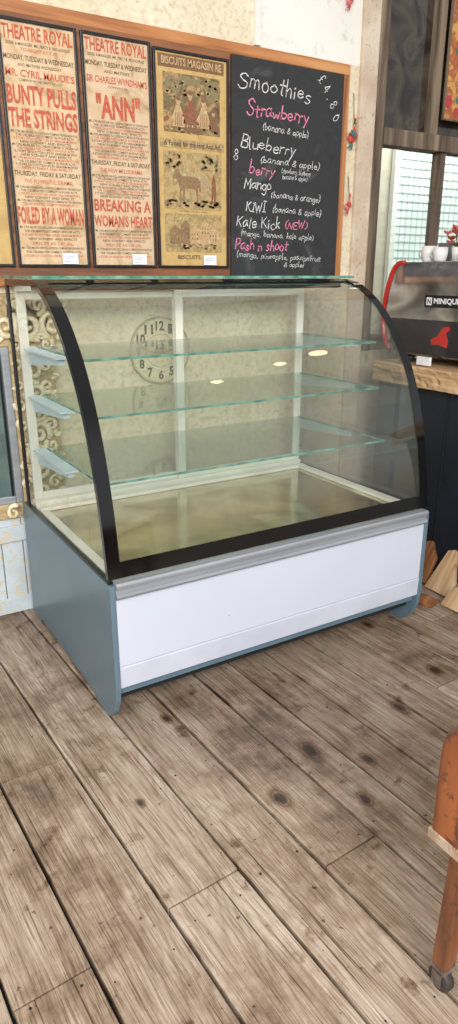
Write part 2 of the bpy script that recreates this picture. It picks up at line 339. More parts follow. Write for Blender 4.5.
def floormat():
    m,nt,o=newmat('weathered_floorboards'); b=N(nt,'ShaderNodeBsdfPrincipled'); L=nt.links.new
    tc=N(nt,'ShaderNodeTexCoord'); at=N(nt,'ShaderNodeAttribute',attribute_name='plank')
    cx=N(nt,'ShaderNodeCombineXYZ'); mu=N(nt,'ShaderNodeMath',operation='MULTIPLY'); mu.inputs[1].default_value=31.
    L(at.outputs['Fac'],mu.inputs[0]); L(mu.outputs[0],cx.inputs[0]); L(mu.outputs[0],cx.inputs[1])
    ro=N(nt,'ShaderNodeMapping'); ro.inputs['Rotation'].default_value=(0,0,math.radians(-3)); L(tc.outputs['Object'],ro.inputs[0])
    ad=N(nt,'ShaderNodeVectorMath',operation='ADD'); L(ro.outputs[0],ad.inputs[0]); L(cx.outputs[0],ad.inputs[1])
    def grain(sc,det,rg,di):
        mp=N(nt,'ShaderNodeMapping'); mp.inputs['Scale'].default_value=sc; L(ad.outputs[0],mp.inputs[0])
        g=N(nt,'ShaderNodeTexNoise'); g.inputs['Scale'].default_value=1.; g.inputs['Detail'].default_value=det; g.inputs['Roughness'].default_value=rg; g.inputs['Distortion'].default_value=di
        L(mp.outputs[0],g.inputs['Vector']); return g
    def ramp(src,*st):
        r=N(nt,'ShaderNodeValToRGB'); e=r.color_ramp.elements
        e[0].position=st[0][0]; e[0].color=lin(st[0][1]); e[1].position=st[-1][0]; e[1].color=lin(st[-1][1])
        for p_,c_ in st[1:-1]: k=e.new(p_); k.color=lin(c_)
        L(src,r.inputs[0]); return r
    def mul(a,b_,f):
        x_=N(nt,'ShaderNodeMix',data_type='RGBA',blend_type='MULTIPLY'); x_.inputs[0].default_value=f
        L(a,x_.inputs[6]); L(b_,x_.inputs[7]); return x_.outputs[2]
    def noise(sc,det,rg):
        s=N(nt,'ShaderNodeTexNoise'); s.inputs['Scale'].default_value=sc; s.inputs['Detail'].default_value=det; s.inputs['Roughness'].default_value=rg
        L(tc.outputs['Object'],s.inputs['Vector']); return s
    W_=(255,255,255)
    g=grain((300,7,1),5,.62,.1); g2=grain((30,1.0,1),8,.66,.3); g3=grain((120,1.3,1),6,.58,.1)
    base=ramp(g2.outputs['Fac'],(.30,(154,138,123)),(.44,(186,172,157)),(.58,(204,192,178)),(.72,(220,210,198)))
    fine=ramp(g.outputs['Fac'],(.36,(150,132,116)),(.47,(230,222,214)),(.56,W_))
    c=mul(base.outputs[0],fine.outputs[0],.8)
    crack=ramp(g3.outputs['Fac'],(.32,(80,62,50)),(.365,(206,194,184)),(.41,W_)); c=mul(c,crack.outputs[0],.85)
    mpw=N(nt,'ShaderNodeMapping'); mpw.inputs['Scale'].default_value=(5.0,.50,1); L(ad.outputs[0],mpw.inputs[0])
    nw=N(nt,'ShaderNodeTexNoise'); nw.inputs['Scale'].default_value=1.; nw.inputs['Detail'].default_value=1.; L(mpw.outputs[0],nw.inputs['Vector'])
    m30=N(nt,'ShaderNodeMath',operation='MULTIPLY'); m30.inputs[1].default_value=44.; L(nw.outputs['Fac'],m30.inputs[0])
    fr=N(nt,'ShaderNodeMath',operation='FRACT'); L(m30.outputs[0],fr.inputs[0])
    rw=ramp(fr.outputs[0],(0.,(168,148,130)),(.2,(226,216,206)),(.45,W_),(.8,W_),(1.,(200,186,172))); c=mul(c,rw.outputs[0],.36)
    rt=ramp(at.outputs['Fac'],(0.,(206,195,184)),(.5,(234,227,220)),(1.,(250,246,242))); c=mul(c,rt.outputs[0],1.)
    d=noise(2.3,12,.72)
    rd=ramp(d.outputs['Fac'],(.37,(132,112,96)),(.46,(216,206,197)),(.54,W_)); c=mul(c,rd.outputs[0],.8)
    s2=noise(10,6,.62); rs2=ramp(s2.outputs['Fac'],(.29,(92,72,58)),(.345,(202,190,178)),(.40,W_)); c=mul(c,rs2.outputs[0],.85)
    s=noise(50,4,.55); rs=ramp(s.outputs['Fac'],(.28,(76,58,48)),(.335,W_)); c=mul(c,rs.outputs[0],.8)
    sc_=noise(13,9,.78); rsc=ramp(sc_.outputs['Fac'],(.58,(0,0,0)),(.70,(105,105,105)))
    adx=N(nt,'ShaderNodeMix',data_type='RGBA'); adx.inputs[7].default_value=lin((220,212,202)); L(rsc.outputs[0],adx.inputs[0]); L(c,adx.inputs[6]); c=adx.outputs[2]
    # sparse knots: 2-D cells, only some of which carry a knot, each with its own size
    mk=N(nt,'ShaderNodeMapping'); mk.inputs['Scale'].default_value=(4.4,2.7,1); L(ad.outputs[0],mk.inputs[0])
    dn=N(nt,'ShaderNodeTexNoise'); dn.inputs['Scale'].default_value=14.; dn.inputs['Detail'].default_value=3.; L(ad.outputs[0],dn.inputs['Vector'])
    dv=N(nt,'ShaderNodeMix',data_type='RGBA',blend_type='LINEAR_LIGHT'); dv.inputs[0].default_value=.035; L(mk.outputs[0],dv.inputs[6]); L(dn.outputs['Color'],dv.inputs[7])
    v=N(nt,'ShaderNodeTexVoronoi'); v.voronoi_dimensions='2D'; v.inputs['Scale'].default_value=1.; L(dv.outputs[2],v.inputs['Vector'])
    sp=N(nt,'ShaderNodeSeparateColor'); L(v.outputs['Color'],sp.inputs[0])
    gt=N(nt,'ShaderNodeMath',operation='GREATER_THAN'); gt.inputs[1].default_value=.58; L(sp.outputs[0],gt.inputs[0])
    sz=N(nt,'ShaderNodeMapRange'); sz.inputs[3].default_value=1.5; sz.inputs[4].default_value=4.2; L(sp.outputs[1],sz.inputs[0])
    dm=N(nt,'ShaderNodeMath',operation='MULTIPLY'); L(v.outputs['Distance'],dm.inputs[0]); L(sz.outputs[0],dm.inputs[1])
    rk=ramp(dm.outputs[0],(.06,(58,42,33)),(.12,(122,98,80)),(.15,(206,194,184)),(.18,(160,138,120)),(.22,(224,215,206)),(.30,W_))
    xk=N(nt,'ShaderNodeMix',data_type='RGBA',blend_type='MULTIPLY'); km=N(nt,'ShaderNodeMath',operation='MULTIPLY'); km.inputs[1].default_value=.88; L(gt.outputs[0],km.inputs[0]); L(km.outputs[0],xk.inputs[0]); L(c,xk.inputs[6]); L(rk.outputs[0],xk.inputs[7]); c=xk.outputs[2]
    L(c,b.inputs['Base Color'])
    rr=N(nt,'ShaderNodeMapRange'); rr.inputs[3].default_value=.28; rr.inputs[4].default_value=.62; L(d.outputs['Fac'],rr.inputs[0]); L(rr.outputs[0],b.inputs['Roughness'])
    bp=N(nt,'ShaderNodeBump'); bp.inputs['Strength'].default_value=.5; bp.inputs['Distance'].default_value=.002
    L(g3.outputs['Fac'],bp.inputs['Height']); L(bp.outputs[0],b.inputs['Normal']); L(b.outputs[0],o.inputs[0])
    return m
M_floor=floormat()
M_gap=simple('dark_gap',(30,24,20),(16,12,10),rough=.95)

# ------------------------------------------------------------ floor
bm=bmesh.new()
lay=bm.verts.layers.float.new('plank')
rot=Matrix.Rotation(math.radians(3.0),4,'Z')
seams=[.553]
wl=[.205,.18,.185,.15,.16,.19,.175,.18]
k=0
while seams[-1]<5.2: seams.append(seams[-1]+wl[k%8]); k+=1
k=0
while seams[0]>-2.8: seams.insert(0,seams[0]-(.20,.175,.19,.165)[k%4]); k+=1
rn=random.Random(21)
for si in range(len(seams)-1):
    x=seams[si]; w=seams[si+1]-x
    ys=[-3.2-rn.random()]
    while ys[-1]<4.6: ys.append(ys[-1]+1.1+rn.random()*1.5)
    for a,b in zip(ys[:-1],ys[1:]):
        g_=rn.uniform(.0028,.0050)
        vs=addbox(bm,x+g_,x+w-g_,a+.002,b-.002,-.03,rn.uniform(-.0015,0),0,.003,rot)
        r=rn.random()
        for v in vs:
            if v.is_valid: v[lay]=r
    y=.55+.02*(si%3)
    while y<2.75 and -.2<x<3.2:
        for dx in (.032,w-.034):
            if rn.random()<.3: continue
            cxn=x+dx+rn.uniform(-.010,.010); cyn=y+rn.uniform(-.016,.016); rr_=rn.uniform(.002,.0036)
            f=bm.faces.new([bm.verts.new(rot@Vector((cxn+rr_*math.cos(i*pi/4),cyn+rr_*math.sin(i*pi/4),.0004))) for i in range(8)]); f.material_index=1
        y+=.43
addbox(bm,-2.8,5.4,-3.2,4.5,-.06,-.028,1)
floor=from_bm('floor',bm,[M_floor,M_gap],origin=(0,0,0)); floor["kind"]="structure"

# ------------------------------------------------------------ walls
WY=2.80
def struct(o): o["kind"]="structure"; return o
bm=bmesh.new()
addbox(bm,-1.6,1.82,WY,WY+.16,0,3.4)
struct(from_bm('wall_back',bm,M_wall))
bm=bmesh.new()
addbox(bm,1.82,2.40,WY,WY+.16,0,2.31,0); addbox(bm,1.82,2.40,WY,WY+.16,2.31,3.4,1)
struct(from_bm('wall_rear',bm,[M_wall,M_wallwhite]))
struct(box('trim_1',1.815,1.845,WY-.012,WY+.001,2.31,3.4,M_wallwhite))
struct(box('wall_column',2.40,2.50,WY-.02,WY+.16,0,3.4,M_column,bevel=.008))
struct(box('wall_under_window',2.50,4.6,WY,WY+.16,0,1.02,M_outside))
bm=bmesh.new()
addbox(bm,2.50,2.565,WY-.01,WY+.06,1.02,3.4,0,.004)
addbox(bm,2.565,4.6,WY-.02,WY+.06,2.0,2.075,0,.004)
addbox(bm,2.565,4.6,WY,WY+.06,1.02,1.10,0,.004)
addbox(bm,2.88,2.93,WY-.01,WY+.06,2.075,3.4,0,.004)
addbox(bm,2.98,3.02,WY,WY+.06,1.10,2.0,0,.004)
addbox(bm,3.9,3.95,WY,WY+.06,1.10,3.4,0,.004)
struct(from_bm('window_1',bm,M_timberZ))
M_darkpane=multi('dark_pane',[(24,21,20),(46,40,36),(74,66,56),(36,34,34)],scale=5,rough=.08)  # brown mottle paints reflections into the opaque dark glass
struct(box('window_2',2.565,4.55,WY+.035,WY+.04,2.075,3.4,M_darkpane))
struct(box('window_3',2.565,4.55,WY+.035,WY+.039,1.10,2.0,M_winglass))
struct(box('wall_outside',2.2,7.5,4.3,4.4,0,3.4,M_outside))
bm=bmesh.new()
X0,X1,Z0,Z1=4.10,5.3,1.0,2.42
Y=4.27
addbox(bm,X0,X1,Y,Y+.02,Z0,Z1,1)
nx=20;nz=24
for k in range(nx+1): addbox(bm,X0+k*(X1-X0)/nx-.004,X0+k*(X1-X0)/nx+.004,Y-.004,Y,Z0,Z1,0)
for k in range(nz+1): addbox(bm,X0,X1,Y-.004,Y,Z0+k*(Z1-Z0)/nz-.004,Z0+k*(Z1-Z0)/nz+.004,0)
for a in (X0-.05,X1): addbox(bm,a,a+.05,Y-.02,Y+.02,Z0-.05,Z1+.05,2)
for a in (Z0-.05,Z1): addbox(bm,X0-.05,X1+.05,Y-.02,Y+.02,a,a+.05,2)
M_pale=simple('pale_sky_glass',(240,246,244),(222,232,226),rough=.3,scale=3)
M_leadgrey=simple('lead_grey',(204,210,204),rough=.6)
struct(from_bm('window_4',bm,[M_leadgrey,M_pale,M_wallwhite]))
M_pan=plaster('worn_blue_cream_paint',(200,210,216),(176,190,198),(206,194,166),scale=4,bump=.2,lo=.50,hi=.58)
bm=bmesh.new()
xx=-1.6
while xx<.95:
    addbox(bm,xx+.002,xx+.088,WY-.018,WY,0,.44,0,.003); xx+=.09
addbox(bm,-1.6,.95,WY-.03,WY,.33,.40,0,.004)
addbox(bm,-1.6,.95,WY-.026,WY,0,.07,0,.004)
struct(from_bm('baseboard_back',bm,M_pan))

# ------------------------------------------------------------ notice board frame (pine)
BD=empty('notice_board',(1.5,WY,1.36),'large pine-framed board carrying posters and a chalkboard on the wall','notice board')
box('backing',.30,2.295,WY-.0148,WY,1.388,2.262,M_backing,BD)
box('rail',.27,2.335,WY-.0148,WY,2.262,2.305,M_frameX,BD,.004)
box('rail',2.295,2.335,WY-.0148,WY,1.36,2.262,M_frameZ,BD,.004)
box('rail',.27,2.295,WY-.030,WY,1.36,1.390,M_frameX,BD,.004)

def wmap(y): return lambda u,v:(u,y,v)
M_paper1=multi('aged_paper',[(170,140,102),(204,174,134),(216,190,154),(188,156,118)],scale=9)
M_paper2=multi('aged_paper_tan',[(170,140,104),(202,174,138),(212,186,154),(186,156,120)],scale=9)
M_paper3=multi('ochre_paper',[(176,142,86),(200,168,108),(186,152,94)],scale=9)
M_red=multi('faded_red_ink',[(206,130,100),(190,94,68),(178,78,56),(200,116,88)],scale=34)
M_ink=simple('dark_ink',(86,68,54),(112,90,70),rough=.7,scale=60)
M_inkb=simple('soft_numeral_ink',(84,76,64),(136,124,100),rough=.7,scale=60)
M_inkg=simple('brown_ink',(130,94,66),rough=.7)
M_card=simple('white_card',(240,240,242),(230,230,234),rough=.6)
M_blueink=simple('blue_ink',(70,84,150),rough=.6)
def poster(x0,x1,z0,z1,paper,label,lines,card=True,extra=None):
    e=empty('framed_poster',((x0+x1)/2,WY-.016,z0),label,'poster','vintage posters in black frames')
    yb=WY-.015
    bm=bmesh.new(); t=.010
    addbox(bm,x0,x0+t,yb-.014,yb,z0,z1,0,.002); addbox(bm,x1-t,x1,yb-.014,yb,z0,z1,0,.002)
    addbox(bm,x0+t,x1-t,yb-.014,yb,z0,z0+t,0,.002); addbox(bm,x0+t,x1-t,yb-.014,yb,z1-t,z1,0,.002)
    from_bm('frame',bm,M_blacksoft,e)
    box('print',x0+t,x1-t,yb-.005,yb-.001,z0+t,z1-t,paper,e)
    bm=bmesh.new(); W=x1-x0-2*t
    for (s,f,h,w,mi,bold) in lines:
        zc=z1-f*(z1-z0)
        text_bm(bm,s,(x0+x1)/2,zc,w*W,h*(z1-z0),wmap(yb-.0056),mi,bold*.5)
    from_bm('lettering',bm,[M_red,M_ink,M_inkg],e)
    if extra: extra(e,x0+t,x1-t,z0,z1,yb)
    if card:
        cx=x0+(x1-x0)*.72
        bm=bmesh.new(); addbox(bm,cx-.035,cx+.028,yb-.018,yb-.0145,z0+.012,z0+.052,0)
        for k in range(3):
            addbox(bm,cx-.028,cx+.014-k*.008,yb-.0186,yb-.018,z0+.040-k*.010,z0+.0415-k*.010,1)
        from_bm('price_card',bm,[M_card,M_blueink],e)
    return e
small=lambda f,mi=1,w=.85,s='MATINEE EVERY WEDNESDAY AT TWO AND ON SATURDAY EVENING':(s,f,.0105,w,mi,.03)
def fill(a,b,n,mi=1):
    return [small(a+(b-a)*i/(n-1),(mi,mi,0)[i%3],(.94,.82,.90,.72)[i%4],('MR. CYRIL MAUDE AND FULL LONDON COMPANY IN THE NEW PLAY','THE CELEBRATED COMEDY IN FOUR ACTS','A STORY OF SCOTTISH LIFE BY GRAHAM MOFFAT','NEW SCENERY AND EFFECTS')[i%4]) for i in range(n)]
L1=[('THEATRE ROYAL',.05,.055,.96,0,.05),('LESSEE & MANAGER  MR. PERCY B. BROADHEAD',.092,.012,.88,1,.02),('TO-NIGHT AT 7.30',.112,.014,.5,0,.02),
 ('MONDAY, TUESDAY & WEDNESDAY',.145,.024,.96,1,.04),('AND MATINEE WEDNESDAY',.170,.012,.6,1,.02),
 ("MR. CYRIL MAUDE'S",.202,.030,.95,0,.04),('COMPANY IN THE GREAT SUCCESS',.228,.010,.6,1,.02),
 ('BUNTY PULLS',.285,.078,.97,0,.07),('THE STRINGS',.375,.078,.97,0,.07)]+fill(.43,.575,12)+[
 ('THURSDAY, FRIDAY & SATURDAY',.60,.024,.96,1,.04),('THE POWERFUL DRAMA',.63,.018,.7,0,.02)]+fill(.655,.725,6)+[
 ('FOILED BY A WOMAN',.775,.075,.97,0,.07)]+fill(.825,.875,4)+[('PRICES AS USUAL',.895,.014,.6,0,.02)]+fill(.915,.95,3)
poster(.745,1.03,1.43,2.245,M_paper1,'aged theatre bill printed in red, headed Bunty Pulls the Strings',L1)
L2=[('THEATRE ROYAL',.045,.052,.96,0,.05),('LESSEE & MANAGER  MR. PERCY B. BROADHEAD',.085,.012,.88,1,.02),
 ('MONDAY, TUESDAY & WEDNESDAY',.12,.024,.96,1,.04),('AND MATINEE',.146,.012,.4,1,.02),
 ("SIR CHARLES WYNDHAM'S",.18,.030,.95,0,.04),('COMPANY IN',.208,.010,.3,1,0),
 ('"ANN"',.29,.105,.70,0,.08)]+fill(.355,.505,12)+[
 ('THURSDAY, FRIDAY & SATURDAY',.53,.024,.96,1,.04),('THE NEW MELODRAMA',.56,.018,.7,0,.02)]+fill(.585,.675,8)+[
 ('BREAKING A',.715,.055,.94,0,.06),("WOMAN'S HEART",.785,.055,.97,0,.06)]+fill(.83,.875,4)+[('PRICES AS USUAL',.895,.014,.6,0,.02)]+fill(.915,.95,3)
poster(1.045,1.325,1.43,2.245,M_paper2,'aged theatre bill printed in red, headed Ann in quotes',L2)
M_p1=multi('sepia_picture_dark',[(84,64,46),(126,96,62),(106,98,68),(156,122,80),(178,148,100),(130,88,62)],scale=18)
M_p2=multi('sepia_picture_light',[(158,130,84),(184,158,108),(146,124,82),(196,172,124)],scale=22)
M_cream=multi('cream_print',[(196,170,126),(178,142,100),(208,188,148)],scale=60)
M_pr=multi('faded_red_print',[(148,94,66),(126,76,54),(164,112,80)],scale=60)
M_pg=multi('faded_green_print',[(120,112,76),(136,124,86),(104,96,66)],scale=60)
M_horse=multi('horse_print',[(124,94,62),(146,116,82),(106,80,54)],scale=50)
M_horse2=multi('grey_horse_print',[(184,162,122),(160,136,98),(196,178,140)],scale=50)
def art(e,x0,x1,z0,z1,yb):
    W=x1-x0;H=z1-z0;cx=(x0+x1)/2
    bm=bmesh.new()
    def pane(a,b,c,d,mi,k=0): addbox(bm,x0+a*W,x0+b*W,yb-.0064-k*.0002,yb-.005,z1-d*H,z1-c*H,mi)
    pane(.04,.96,.02,.075,5); pane(.10,.90,.095,.355,0,1)
    pane(.04,.96,.385,.425,1); pane(.08,.92,.44,.71,1,1); pane(.08,.92,.732,.92,1,1)
    def poly(pts,mi,k=2):
        f=bm.faces.new([bm.verts.new((x0+u*W,yb-.0066-k*.0003,z1-v*H)) for u,v in pts]); f.material_index=mi
    def blob(u,v,ru,rv,mi,k=2,n=16,ang=0):
        pts=[]
        for i in range(n):
            t=2*pi*i/n; q=1+.12*math.sin(3*t+u*40)+.06*math.sin(7*t+v*90)
            a=ru*q*math.cos(t); b=rv*q*math.sin(t)
            pts.append((u+a*math.cos(ang)-b*math.sin(ang)*H/W,v-(a*math.sin(ang)*W/H+b*math.cos(ang))))
        poly(pts,mi,k)
    blob(.22,.15,.11,.04,4,2); blob(.8,.15,.10,.05,4,2); blob(.5,.12,.2,.018,4,2)
    rn=random.Random(5)
    for q in range(60): blob(rn.uniform(.13,.87),rn.uniform(.105,.2),.022,.007,rn.choice((0,4,1,5)),3)
    for u,v,m_,s in ((.30,.255,2,1),(.47,.23,3,1.1),(.66,.25,2,1),(.80,.28,5,.7)):
        poly([(u-.09*s,v+.075*s),(u-.06*s,v+.01),(u-.03*s,v-.02*s),(u+.03*s,v-.02*s),(u+.07*s,v+.015),(u+.11*s,v+.075*s)],m_,4)
        blob(u,v-.037*s,.032*s,.016*s,2,5); blob(u+.004,v-.05*s,.038*s,.009*s,5,6)
        poly([(u-.06*s,v+.01),(u-.11*s,v+.045*s),(u-.085*s,v+.05*s),(u-.04*s,v+.02)],m_,5)
        for q in range(4): poly([(u-.05*s+.03*q,v+.07*s),(u-.04*s+.025*q,v+.01),(u-.035*s+.025*q,v+.01),(u-.04*s+.03*q,v+.07*s)],5,6)
    blob(.5,.335,.13,.014,5,6)
    for q in range(9): blob(.40+.024*q,.322,.014,.006,(3,2,4)[q%3],7)
    for q in range(40): blob(rn.uniform(.13,.87),rn.uniform(.33,.352),.022,.005,rn.choice((0,4,1,5)),3)
    for dx,dy,m_,k in ((.13,-.012,6,3),(0,0,5,4)):
        hb=[(.20,.56),(.235,.53),(.27,.52),(.30,.535),(.34,.555),(.46,.552),(.56,.558),(.60,.575),(.61,.62),(.59,.625),(.58,.60),(.565,.61),(.57,.675),(.55,.675),(.535,.62),(.50,.61),(.42,.612),(.375,.61),(.37,.675),(.35,.675),(.345,.62),(.32,.625),(.31,.672),(.29,.672),(.30,.61),(.28,.58),(.245,.562),(.215,.575)]
        poly([(u+dx,v+dy) for u,v in hb],m_ if m_==6 else 8,k)
    poly([(.78,.55),(.80,.535),(.82,.55),(.84,.61),(.83,.675),(.81,.675),(.80,.63),(.785,.675),(.765,.675),(.77,.60)],3,4); blob(.80,.527,.016,.009,2,5)
    for q in range(60): blob(rn.uniform(.10,.90),rn.uniform(.665,.70),.025,.006,rn.choice((4,5,1,8)),3)
    for q in range(46): blob(rn.choice((rn.uniform(.10,.34),rn.uniform(.62,.9))),rn.uniform(.45,.52),.024,.008,rn.choice((4,1,4,8)),3)
    for a,b,c in ((.14,.30,.81),(.30,.44,.785),(.44,.60,.81),(.60,.72,.78),(.72,.88,.815)):
        poly([(a,.88),(a,c),((a+b)/2,c-.022),(b,c),(b,.88)],8 if int(a*100)%4 else 2,3)
        for q in range(3):
            for r_ in range(2): poly([(a+.02+.04*q,c+.028+.02*r_),(a+.02+.04*q,c+.016+.02*r_),(a+.035+.04*q,c+.016+.02*r_),(a+.035+.04*q,c+.028+.02*r_)],0,4)
    for q in range(30): blob(rn.uniform(.12,.88),rn.uniform(.88,.905),.022,.005,rn.choice((4,5,1,8)),5)
    from_bm('picture',bm,[M_p1,M_p2,M_cream,M_pr,M_pg,M_inkg,M_horse2,M_ink,M_horse],e)
    for (s,zz,w,h,m_,b_) in (("BISCUITS MAGASIN RE",.047,.84,.028,M_cream,.03),("A Famed for the Hot And Art",.405,.82,.020,M_ink,.01),("BISCUITS",.945,.34,.016,M_ink,.01)):
        bm=bmesh.new(); text_bm(bm,s,cx-(.08*W if zz>.9 else 0),z1-zz*H,W*w,h,wmap(yb-.0090),0,b_); from_bm('caption',bm,m_,e)
poster(1.335,1.680,1.43,2.235,M_paper3,'ochre biscuit advertisement with sepia pictures of figures and horses',[('ESTABLISHED 1846',.720,.008,.4,1,0)],True,art)
poster(.44,.732,1.43,2.245,M_paper3,'aged yellow theatre bill in a black frame, partly out of view',L2[:12],False)

# chalkboard
M_slate=multi('black_chalkboard',[(36,37,39),(46,47,49),(42,43,45),(70,71,73)],scale=3,rough=.75,dist=3)
M_chw=simple('white_chalk',(234,234,230),(178,178,178),rough=.9,scale=90)
M_chp=simple('pink_chalk',(238,146,176),(200,108,142),rough=.9,scale=90)
CB=empty('chalkboard',(1.99,WY-.016,1.391),'black chalkboard with a handwritten smoothies menu in white and pink','chalkboard')
yb=WY-.0150
box('slate',1.692,2.292,yb-.012,yb,1.391,2.258,M_slate,CB,.002)
F=wmap(yb-.0128); sd=0
def ch(s,x0,x1,z,h,m=M_chw,rot=-.03,th=.0036):
    global sd; sd+=1
    bm=bmesh.new(); chalk(bm,s,x0,x1,z,h,F,0,rot,th*.93,sd)
    from_bm('chalk_writing',bm,m,CB,recalc=False)
ch('Smoothies',1.725,2.11,2.165,.062,M_chw,-.05,.0056)
ch('Strawberry',1.765,2.10,2.070,.054,M_chp,-.01,.0062)
ch('(banana & apple)',1.85,2.10,2.004,.029,th=.0031)
ch('Blueberry',1.735,2.03,1.940,.054,M_chw,-.03,.005)
ch('(banana & apple)',1.84,2.17,1.878,.031,th=.0034)
ch('8',1.700,1.730,1.885,.042)
ch('berry',1.780,1.92,1.842,.048,M_chp,-.02,.0056)
ch('(strawberry, blueberry',1.955,2.12,1.842,.020,th=.0022); ch('banana & apple)',1.96,2.10,1.818,.020,th=.0022)
ch('Mango',1.755,1.905,1.780,.048,th=.0048)
ch('(banana & orange)',1.90,2.18,1.740,.028,th=.0031)
ch('KIWI',1.765,1.875,1.685,.038,th=.0048)
ch('(banana & apple)',1.91,2.19,1.682,.030,th=.0031)
ch('Kale Kick',1.715,1.955,1.622,.045,th=.0048); ch('(NEW)',1.98,2.11,1.620,.031,M_chp,-.02,.0044)
ch('(mango, banana, kale apple)',1.74,2.15,1.575,.025,th=.0028)
ch('Pash n shoot',1.710,2.00,1.528,.043,M_chp,0,.0056)
ch('(mango, pineapple, passionfruit',1.720,2.20,1.482,.025,th=.0028); ch('& apple)',1.98,2.10,1.448,.023,th=.0028)
for s,x_,z_ in (('£',2.160,2.222),('4',2.190,2.188),('.',2.208,2.158),('8',2.228,2.128),('0',2.255,2.082)):
    ch(s,x_-.013,x_+.013,z_,.038,M_chw,-.8,.004)

# ------------------------------------------------------------ display case
XL,XR=.66,2.00
DC=empty('display_case',(1.33,2.27,0),'curved-glass refrigerated display case with blue-grey ends and white front','display case')
prof=catmull([(2.34,1.385,0),(2.245,1.362,0),(2.13,1.295,0),(2.015,1.185,0),(1.925,1.05,0),(1.862,.90,0),(1.815,.72,0),(1.785,.53,0)],6)
P=[(p.x,p.y) for p in prof]
def offs(P,d):
    out=[]
    for i,p in enumerate(P):
        a=P[max(i-1,0)]; b=P[min(i+1,len(P)-1)]
        t=Vector((b[0]-a[0],b[1]-a[1])).normalized(); n=Vector((-t.y,t.x))
        out.append((p[0]+n.x*d,p[1]+n.y*d))
    return out
tst=offs(P,.03)
sgn=1 if tst[20][0]>P[20][0] else -1
def inn(d): return offs(P,sgn*d)
bm=bmesh.new(); Q=inn(.003)
a=[bm.verts.new((XL+.006,p[0],p[1])) for p in Q]; b=[bm.verts.new((XR-.006,p[0],p[1])) for p in Q]
for i in range(len(Q)-1): bm.faces.new((a[i],a[i+1],b[i+1],b[i]))
from_bm('curved_front_glass',bm,M_frontglass,DC,True)
bm=bmesh.new(); Q=inn(-.0005)
cols=[XL,XL+.039,XR-.038,XR]
# clip the bottom band at a fixed height
zb=.580
for ci in range(3):
    for i in range(len(Q)-1):
        q0,q1=Q[i],Q[i+1]
        if ci==1 and i>=3:
            if q1[1]>=zb: continue
            if q0[1]>zb:
                t=(q0[1]-zb)/(q0[1]-q1[1]); q0=(q0[0]+(q1[0]-q0[0])*t,zb)
        v=[bm.verts.new((cols[ci],*q0)),bm.verts.new((cols[ci],*q1)),bm.verts.new((cols[ci+1],*q1)),bm.verts.new((cols[ci+1],*q0))]
        bm.faces.new(v)
bmesh.ops.remove_doubles(bm,verts=bm.verts,dist=.0001)
from_bm('black_glass_border',bm,M_black,DC,True)
for x0,x1,gm in ((XL-.004,XL+.012,M_glass),(XR-.012,XR+.004,M_sideglass)):
    bm=bmesh.new()
    n=len(P); Oo=[(2.66,1.387)]+inn(0); Ii=[(2.66,1.366)]+inn(.018)
    for i in range(n):
        q=[Oo[i],Oo[i+1],Ii[i+1],Ii[i]]
        prism(bm,q,x0,x1)
    bmesh.ops.remove_doubles(bm,verts=bm.verts,dist=.0001)
    from_bm('end_frame',bm,M_black,DC)
    box('side_glass_trim',x0,x1,1.79,2.70,.512,.522,M_blacksoft,DC)
    box('rear_post',x0+.002,x1-.002,2.655,2.675,.512,1.387,M_blacksoft,DC,.003)
    xm=(x0+x1)/2
    bm=bmesh.new(); loop=[(2.65,.52)]+[(2.65,1.37)]+inn(.01)
    bm.faces.new([bm.verts.new((xm,*p)) for p in loop])
    from_bm('side_glass',bm,gm,DC)
bm=bmesh.new(); addbox(bm,XL-.004,XR+.004,2.30,2.69,1.388,1.398,0)
for f in bm.faces: f.material_index=1 if abs(f.normal.z)<.5 else 0
from_bm('top_glass',bm,[M_shelfglass,M_glassedge],DC)
box('light_housing',XL+.02,XR-.02,2.352,2.42,1.350,1.386,M_blacksoft,DC,.006)
box('top_rear_rail',XL+.015,XR-.015,2.62,2.66,1.345,1.385,M_alu,DC,.004)
for yf,z in ((2.09,1.15),(2.055,.972),(2.0,.765)):
    x0,x1=.735,1.955
    bm=bmesh.new(); addbox(bm,x0,x1,yf,2.585,z-.008,z,0)
    for f in bm.faces: f.material_index=1 if (abs(f.normal.z)<.5 and f.normal.y<.5) else 0
    sh=from_bm('glass_shelf',bm,[M_shelfglass,M_glassedge],DC)
    bm=bmesh.new()
    prism(bm,[(2.60,z-.004),(2.26,z-.010),(2.24,z-.016),(2.24,z-.032),(2.60,z-.065)],x0-.034,x0-.012)
    prism(bm,[(2.60,z-.006),(2.22,z-.006),(2.22,z-.012),(2.60,z-.012)],x0-.05,x0-.002)
    bmesh.ops.remove_doubles(bm,verts=bm.verts,dist=.0001)
    from_bm('shelf_bracket',bm,M_bracket,sh)
    bm=bmesh.new()
    prism(bm,[(2.60,z-.009),(2.22,z-.012),(2.22,z-.030),(2.60,z-.06)],x1+.004,x1+.016)
    from_bm('shelf_bracket',bm,M_bracket,sh)
box('deck',XL+.016,XR-.016,1.81,2.60,.498,.515,M_deck,DC,.002)
for q in ((XR-.06,XR-.018,1.84,2.55,.5155,.528),(XL+.018,XL+.05,1.84,2.55,.5155,.522),(XL+.018,XR-.018,2.551,2.585,.5155,.53)):
    box('deck_rim',*q,M_door,DC,.003)
